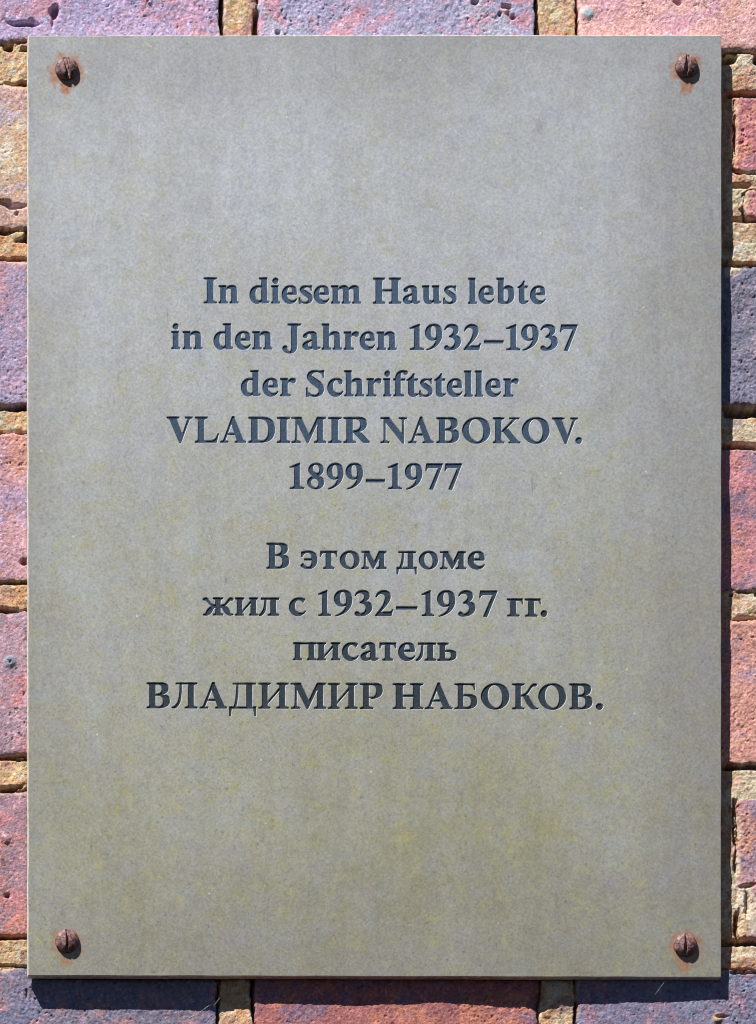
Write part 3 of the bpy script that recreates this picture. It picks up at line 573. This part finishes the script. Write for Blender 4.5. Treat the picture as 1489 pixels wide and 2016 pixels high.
SCREWS = [(131, 136, 22.5, 13, 'top left'), (1351, 131, 22.5, -9, 'top right'), (132, 1853, 23.5, 1, 'bottom left'), (1349, 1861, 23.0, -5, 'bottom right')]
def plate_material(name, with_rust=True):
    m = NT(name); vec = m.coords(); raw = m.raw()
    # weathered bronze: grey oxide skin with an olive tone that grows stronger lower down
    big = m.noise(vec, 14, 4, 0.6); mid = m.noise(vec, 70, 5, 0.65); fine = m.noise(vec, 900, 4, 0.75); fine2 = m.noise(vec, 2300, 2, 0.6)
    sep = m.n('SeparateXYZ'); m.l(raw, sep.inputs[0])
    low = m.n('MapRange'); m.l(sep.outputs[2], low.inputs[0]); low.inputs[1].default_value = 0.17; low.inputs[2].default_value = -0.17
    t = m.math('ADD', m.math('MULTIPLY', low.outputs[0], 0.66), m.math('MULTIPLY', m.math('SUBTRACT', big, 0.5), 0.7))
    t = m.math('ADD', t, m.math('MULTIPLY', m.math('SUBTRACT', mid, 0.5), 0.7), clamp=True)
    c = m.mix(t, tuple(lin(182,186,191)*0.87), tuple(lin(145,139,96)*0.86))
    # handled, dirtier margins: browner grey, fewer freckles
    ax = m.math('ABSOLUTE', m.math('SUBTRACT', sep.outputs[0], X(670))); az = m.math('ABSOLUTE', m.math('SUBTRACT', sep.outputs[2], Z(960)))
    ed = m.math('MAXIMUM', m.math('DIVIDE', ax, 683*K), m.math('DIVIDE', az, 960*K))
    ed = m.math('ADD', ed, m.math('MULTIPLY', m.math('SUBTRACT', m.noise(vec, 22, 5, 0.65), 0.5), 0.55))
    rim_ = m.ramp(ed, 0.66, 1.06)
    c = m.mix(m.math('MULTIPLY', rim_, 0.55), c, tuple(lin(140,136,131)*0.86))
    # yellow-olive freckles
    fr = m.math('MULTIPLY', m.ramp(m.noise(vec, 130, 6, 0.78), 0.50, 0.66), m.math('ADD', 0.26, m.math('MULTIPLY', low.outputs[0], 0.4)))
    fr = m.math('MULTIPLY', fr, m.math('SUBTRACT', 1.0, m.math('MULTIPLY', rim_, 0.6)))
    c = m.mix(fr, c, tuple(lin(172,167,114)*0.86))
    c = m.mix(m.math('MULTIPLY', m.ramp(m.noise(vec, 110, 5, 0.75, 0.4), 0.50, 0.72), 0.25), c, tuple(lin(150,170,182)*0.84))
    gr = m.math('MULTIPLY', m.ramp(m.noise(vec, 60, 6, 0.78), 0.48, 0.72), 0.38)
    c = m.mix(gr, c, tuple(lin(160,156,172)*0.82))
    c = m.mix(1.0, c, m.mix(m.ramp(fine, 0.28, 0.72), (0.985, 0.985, 0.98), (1.39, 1.385, 1.365)), 'MULTIPLY')
    c = m.mix(1.0, c, m.mix(m.ramp(fine2, 0.3, 0.7), (0.92, 0.92, 0.93), (1.08, 1.08, 1.07)), 'MULTIPLY')
    mp = m.n('Mapping'); m.l(raw, mp.inputs[0]); mp.inputs['Scale'].default_value = (1.0, 1.0, 0.12); mp.inputs['Location'].default_value = (0, 0.0137, 0)
    c = m.mix(1.0, c, m.mix(m.ramp(m.noise(vec, 230, 5, 0.75), 0.3, 0.7), (0.94, 0.94, 0.945), (1.055, 1.055, 1.05)), 'MULTIPLY')
    mpr = m.n('Mapping'); m.l(raw, mpr.inputs[0]); mpr.inputs['Scale'].default_value = (1.0, 1.0, 0.06); mpr.inputs['Location'].default_value = (0, 0.0137, 0)
    c = m.mix(1.0, c, m.mix(m.ramp(m.noise(mpr.outputs[0], 120, 5, 0.6), 0.35, 0.65), (0.972, 0.972, 0.975), (1.025, 1.025, 1.02)), 'MULTIPLY')
    st = m.noise(mp.outputs[0], 420, 4, 0.65)
    c = m.mix(1.0, c, m.mix(m.ramp(st, 0.32, 0.7), (0.985, 0.985, 0.985), (1.015, 1.015, 1.015)), 'MULTIPLY')
    # dark flecks and a few white specks
    vo = m.n('TexVoronoi'); m.l(vec, vo.inputs['Vector']); vo.inputs['Scale'].default_value = 85
    sp = m.math('LESS_THAN', vo.outputs['Distance'], 0.036)
    rare = m.math('GREATER_THAN', m.noise(vec, 60, 2), 0.42)
    c = m.mix(m.math('MULTIPLY', m.math('MULTIPLY', sp, rare), 0.7), c, (0.75, 0.75, 0.72))
    dk = m.math('MULTIPLY', m.ramp(m.noise(vec, 560, 4, 0.75), 0.59, 0.68), m.math('ADD', 0.2, m.math('MULTIPLY', low.outputs[0], 0.4)))
    c = m.mix(dk, c, (0.14, 0.13, 0.11))
    mp2 = m.n('Mapping'); m.l(raw, mp2.inputs[0]); mp2.inputs['Scale'].default_value = (1.0, 1.0, 0.22); mp2.inputs['Rotation'].default_value = (0, 0.22, 0); mp2.inputs['Location'].default_value = (0, 0.0137, 0)
    sc = m.math('MULTIPLY', m.ramp(m.noise(mp2.outputs[0], 260, 2, 0.5), 0.73, 0.79), 0.3)
    c = m.mix(sc, c, (0.16, 0.15, 0.13))
    mp3 = m.n('Mapping'); m.l(raw, mp3.inputs[0]); mp3.inputs['Scale'].default_value = (1.0, 1.0, 0.15); mp3.inputs['Rotation'].default_value = (0, -0.6, 0); mp3.inputs['Location'].default_value = (0.4, 0.0137, 0.1)
    sc = m.math('MULTIPLY', m.ramp(m.noise(mp3.outputs[0], 200, 2, 0.5), 0.76, 0.80), 0.25)
    c = m.mix(sc, c, (0.62, 0.63, 0.62))
    rust_total = None
    if with_rust:
        wob = m.noise(vec, 260, 5, 0.65)
        for (sx_, sy_, sr, _a, _n), (hr, hs) in zip(SCREWS, ((43, 0.95), (41, 0.9), (40, 0.65), (43, 0.75))):
            dx = m.math('SUBTRACT', sep.outputs[0], X(sx_)); dz = m.math('SUBTRACT', sep.outputs[2], Z(sy_+5))
            d = m.math('SQRT', m.math('ADD', m.math('MULTIPLY', dx, dx), m.math('MULTIPLY', dz, dz)))
            d = m.math('DIVIDE', d, K)
            d = m.math('ADD', d, m.math('MULTIPLY', m.math('SUBTRACT', wob, 0.5), 60))
            dz2 = m.math('SUBTRACT', sep.outputs[2], Z(sy_+26))
            d2 = m.math('SQRT', m.math('ADD', m.math('MULTIPLY', m.math('MULTIPLY', dx, dx), 3.2), m.math('MULTIPLY', dz2, dz2)))
            d2 = m.math('ADD', m.math('ADD', m.math('DIVIDE', d2, K), 8.0), m.math('MULTIPLY', m.math('SUBTRACT', wob, 0.5), 60))
            d = m.math('MINIMUM', m.math('ADD', d, 3.0), d2)
            h_ = m.math('MULTIPLY', m.ramp(d, float(hr), hr-15.0), hs)
            rust_total = h_ if rust_total is None else m.math('MAXIMUM', rust_total, h_)
        wob2 = m.noise(vec, 700, 4, 0.7)
        rc = m.mix(m.ramp(wob2, 0.35, 0.65), tuple(lin(164,96,36)), tuple(lin(178,128,98)))
        c = m.mix(m.math('MULTIPLY', rust_total, m.math('ADD', 0.5, m.math('MULTIPLY', m.ramp(m.noise(vec, 480, 4, 0.7), 0.35, 0.65), 0.5))), c, rc)
    m.l(c, m.b.inputs['Base Color'])
    m.b.inputs['Metallic'].default_value = 0.45
    m.l(m.math('ADD', 0.42, m.math('MULTIPLY', mid, 0.14)), m.b.inputs['Roughness'])
    m.b.inputs['Specular IOR Level'].default_value = 0.3
    hgt = m.math('ADD', m.math('MULTIPLY', fine, 0.6), m.math('MULTIPLY', m.noise(vec, 1500, 3, 0.7), 0.4))
    m.l(m.bump(hgt, 0.22, 0.00025), m.b.inputs['Normal'])
    return m.m
mat_plate = plate_material('weathered_bronze')
mm = NT('bare_bronze_edge'); vv = mm.coords()
cc_ = mm.mix(mm.ramp(mm.noise(vv, 500, 4, 0.7), 0.3, 0.7), tuple(lin(150,154,156)), tuple(lin(196,200,202)))
mm.l(cc_, mm.b.inputs['Base Color']); mm.b.inputs['Metallic'].default_value = 0.1; mm.b.inputs['Roughness'].default_value = 0.5
mat_edge = mm.m
mm = NT('sunlit_bronze_rim'); vv = mm.coords()  # brighter cream on chamfer and sides: sunlit edge highlight put into the colour
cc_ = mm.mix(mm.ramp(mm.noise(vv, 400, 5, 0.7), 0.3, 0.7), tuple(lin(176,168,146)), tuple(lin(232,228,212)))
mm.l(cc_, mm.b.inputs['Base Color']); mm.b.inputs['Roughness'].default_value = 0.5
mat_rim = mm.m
mm = NT('dark_oxide_back'); vv = mm.coords()
cc_ = mm.mix(mm.noise(vv, 300, 4, 0.7), (0.03, 0.027, 0.022), (0.07, 0.062, 0.05))
mm.l(cc_, mm.b.inputs['Base Color']); mm.b.inputs['Roughness'].default_value = 0.7
mat_back = mm.m
mm = NT('blue_black_letter_paint'); vv = mm.coords()
n_ = mm.noise(vv, 1200, 4, 0.75)
sp_ = mm.n('SeparateXYZ'); mm.l(mm.raw(), sp_.inputs[0])
haze = mm.math('ADD', mm.ramp(sp_.outputs[2], -0.09, 0.10), mm.math('MULTIPLY', mm.math('SUBTRACT', mm.noise(vv, 40, 4, 0.6), 0.5), 0.8), clamp=True)   # haze put into the colour: upper lines lighter and bluer
dk_ = mm.mix(haze, tuple(lin(18,29,37)), tuple(lin(36,56,80))); lt_ = mm.mix(haze, tuple(lin(42,57,68)), tuple(lin(66,90,118)))
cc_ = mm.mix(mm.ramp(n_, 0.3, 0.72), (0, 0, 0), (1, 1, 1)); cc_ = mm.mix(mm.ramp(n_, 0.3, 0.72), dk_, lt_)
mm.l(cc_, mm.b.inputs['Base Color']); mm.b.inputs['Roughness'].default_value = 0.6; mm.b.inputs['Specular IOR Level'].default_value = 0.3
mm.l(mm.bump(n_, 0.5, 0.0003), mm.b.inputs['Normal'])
mat_paint = mm.m

plaque = bpy.data.objects.new('memorial_plaque', None); C.collection.objects.link(plaque)
plaque['label'] = 'grey bronze memorial plaque engraved in German and Russian, screwed to a brick wall'
plaque['category'] = 'plaque'
sel = ins_plate & (cls < 2)
used = np.unique(tri[sel]); rm = np.full(len(V2), -1); rm[used] = np.arange(len(used))
faces = [tuple(f) for f in rm[tri[sel]].tolist()]
mi = [0 if k == 0 else 1 for k in cls[sel]]
vl = V3[used].tolist()
n0 = len(vl); m_ = len(front_ring)
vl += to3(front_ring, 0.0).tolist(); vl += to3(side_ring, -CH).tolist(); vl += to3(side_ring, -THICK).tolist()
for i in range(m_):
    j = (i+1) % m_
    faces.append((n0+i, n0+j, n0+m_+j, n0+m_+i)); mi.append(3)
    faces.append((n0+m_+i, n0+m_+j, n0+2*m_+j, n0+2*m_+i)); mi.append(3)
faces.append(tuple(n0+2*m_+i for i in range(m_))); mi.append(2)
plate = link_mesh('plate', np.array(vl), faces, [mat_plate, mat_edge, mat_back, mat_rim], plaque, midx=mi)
# orient the rim outwards
import bmesh
bm = bmesh.new(); bm.from_mesh(plate.data)
bmesh.ops.remove_doubles(bm, verts=bm.verts, dist=1e-7)
for f in bm.faces:
    f.smooth = False
bm.normal_update()
mid = Vector((X(738), THICK*K*0.5, Z(996)))
for f in bm.faces:
    n = f.normal; c = f.calc_center_median()
    if c.y > THICK*K*0.9:
        want = Vector((0, 1, 0))
    elif len(f.verts) == 4: want = Vector((c.x-mid.x, 0, c.z-mid.z)) if abs(n.y) < 0.5 else Vector((0, -1, 0))
    else: want = Vector((0, -1, 0))
    if len(f.verts) == 4 and abs(n.y) < 0.9:
        want = Vector((1 if c.x > X(1410) else (-1 if c.x < X(66) else 0), 0, 1 if c.z > Z(80) else (-1 if c.z < Z(1910) else 0)))
    if n.dot(want) < 0: f.normal_flip()
bm.to_mesh(plate.data); bm.free()
for li, fdat in enumerate(fields):
    s_ = ins_plate & (line_of == li)
    used = np.unique(tri[s_]); rm = np.full(len(V2), -1); rm[used] = np.arange(len(used))
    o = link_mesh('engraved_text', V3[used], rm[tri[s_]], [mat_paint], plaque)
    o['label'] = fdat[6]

# ------------------------------------------------------------------ screws
mm = NT('rusted_screw'); vv = mm.coords()
n1 = mm.noise(vv, 900, 5, 0.7); n2 = mm.noise(vv, 350, 3, 0.6)
cc_ = mm.mix(mm.ramp(mm.noise(vv, 620, 5, 0.7), 0.34, 0.68), tuple(lin(52,34,32)), tuple(lin(158,120,120)))
cc_ = mm.mix(mm.math('MULTIPLY', mm.ramp(n2, 0.52, 0.68), 0.6), cc_, tuple(lin(140,84,58)))
mm.l(cc_, mm.b.inputs['Base Color']); mm.b.inputs['Roughness'].default_value = 0.6; mm.b.inputs['Metallic'].default_value = 0.15
mm.l(mm.bump(mm.noise(vv, 1800, 4, 0.75), 0.5, 0.0003), mm.b.inputs['Normal'])
mat_screw = mm.m
def make_screw(cx, cy, R, ang, where, seed):
    # domed head with a driver slot, on a short shank that runs into the wall
    hgt, slot_w, slot_d = 15.0, (7.0, 8.6, 4.8, 7.2)[seed], 9.5
    a = math.radians(ang)
    nr, na = 40, 180
    vl = [(0.0, 0.0)]
    for i in range(1, nr+1):
        r = R*math.sin(math.pi/2*i/nr)
        for k in range(na): t = 2*math.pi*k/na; vl.append((r*math.cos(t), r*math.sin(t)))
    p = np.array(vl)
    rad = np.hypot(p[:, 0], p[:, 1])/R
    z = 2.5+(hgt-2.5)*np.clip(1-rad**2.3, 0, 1)**0.55
    z += 0.3*noise2(p[:, 0]+seed*50, p[:, 1], 7, 400+seed)*(rad < 0.97)+0.2*noise2(p[:, 0]+seed*50, p[:, 1], 3, 430+seed)*(rad < 0.97)
    s = p[:, 0]*math.cos(a)+p[:, 1]*math.sin(a)
    s = s+0.5*noise2(p[:, 0], p[:, 1], 6, 440+seed)
    cut = 1-sst(slot_w/2-0.7, slot_w/2+0.5, np.abs(s))
    z = z*(1-cut)+np.minimum(z, hgt-slot_d+0.5*noise2(p[:, 0], p[:, 1], 4, 450+seed))*cut
    P3 = np.stack([p[:, 0]*K, -z*K, p[:, 1]*K], 1).tolist()
    fc = []
    for k in range(na): fc.append((0, 1+(k+1) % na, 1+k))
    for i in range(nr-1):
        for k in range(na):
            b, c = 1+i*na+k, 1+i*na+(k+1) % na
            fc.append((b, c, c+na, b+na))
    rim = 1+(nr-1)*na
    b0 = len(P3)
    for k in range(na): x, y = p[rim+k]; P3.append((x*K, 0.0002, y*K))
    for k in range(na): fc.append((rim+k, rim+(k+1) % na, b0+(k+1) % na, b0+k))
    b1 = len(P3)
    o = link_mesh('screw', np.array(P3), fc, [mat_screw], None, smooth=True)
    bm = bmesh.new(); bm.from_mesh(o.data); bmesh.ops.recalc_face_normals(bm, faces=bm.faces)
    s_ = sum(f.normal.y for f in bm.faces if f.calc_center_median().y < -5*K)
    if s_ > 0: bmesh.ops.reverse_faces(bm, faces=bm.faces)
    bm.to_mesh(o.data); bm.free()
    o.location = (X(cx), 0, Z(cy))
    o['label'] = {'top left': 'rusty slotted screw in the top left corner of the plaque, in an orange rust stain',
                  'top right': 'rusty screw in the top right corner of the plaque, its slot catching the sun',
                  'bottom left': 'dark pitted screw in the bottom left corner of the plaque above a pale run',
                  'bottom right': 'rusty slotted screw in the bottom right corner of the plaque'}[where]
    o['category'] = 'screw'; o['group'] = 'screws at the corners of the plaque'
    return o
for i, (cx, cy, R, ang, where) in enumerate(SCREWS): make_screw(cx, cy, R, ang, where, i)

# ------------------------------------------------------------------ wisps of cobweb under the plate
mm = NT('cobweb_silk'); mm.b.inputs['Base Color'].default_value = (0.75, 0.75, 0.72, 1); mm.b.inputs['Roughness'].default_value = 0.5
mat_web = mm.m
def threads(label, lines, group):
    """each line: list of (x, y, px in front of the brick face); joined into one wispy web"""
    vl, fc = [], []
    for ln in lines:
        p = np.array(ln, float)
        t = np.linspace(0, len(p)-1, 10*(len(p)-1)+1)
        q = np.stack([np.interp(t, np.arange(len(p)), p[:, k]) for k in range(3)], 1)
        q[:, 1] += 2.0*np.sin(np.pi*np.clip(t/t[-1], 0, 1))
        b = len(vl)
        for (x, y, dd) in q:
            for k in range(4):
                a = k*math.pi/2
                vl.append((X(x)+0.2*K*math.cos(a), (GAP-dd)*K+0.2*K*math.sin(a), Z(y)+0.2*K*math.sin(a+0.7)))
        for i in range(len(q)-1):
            for k in range(4):
                fc.append((b+i*4+k, b+i*4+(k+1) % 4, b+i*4+4+(k+1) % 4, b+i*4+4+k))
    o = link_mesh('cobweb', np.array(vl), fc, [mat_web], None)
    o['label'] = label; o['category'] = 'cobweb'; o['group'] = group
    return o
threads('wispy curled cobweb over the mortar joint under the left half of the plaque',
        [[(425, 1972, 3), (440, 1950, 9), (452, 1941, 9), (462, 1942, 7)], [(458, 1944, 8), (464, 1956, 5), (468, 1962, 3)], [(372, 1998, 3), (392, 1986, 5), (415, 1972, 3)], [(462, 1942, 7), (478, 1939, 12)]],
        'cobwebs under the plaque')
threads('single thin cobweb thread slanting down from the lower right screw corner of the plaque',
        [[(1322, 1912, 30), (1306, 1934, 22), (1289, 1958, 8)]], 'cobwebs under the plaque')
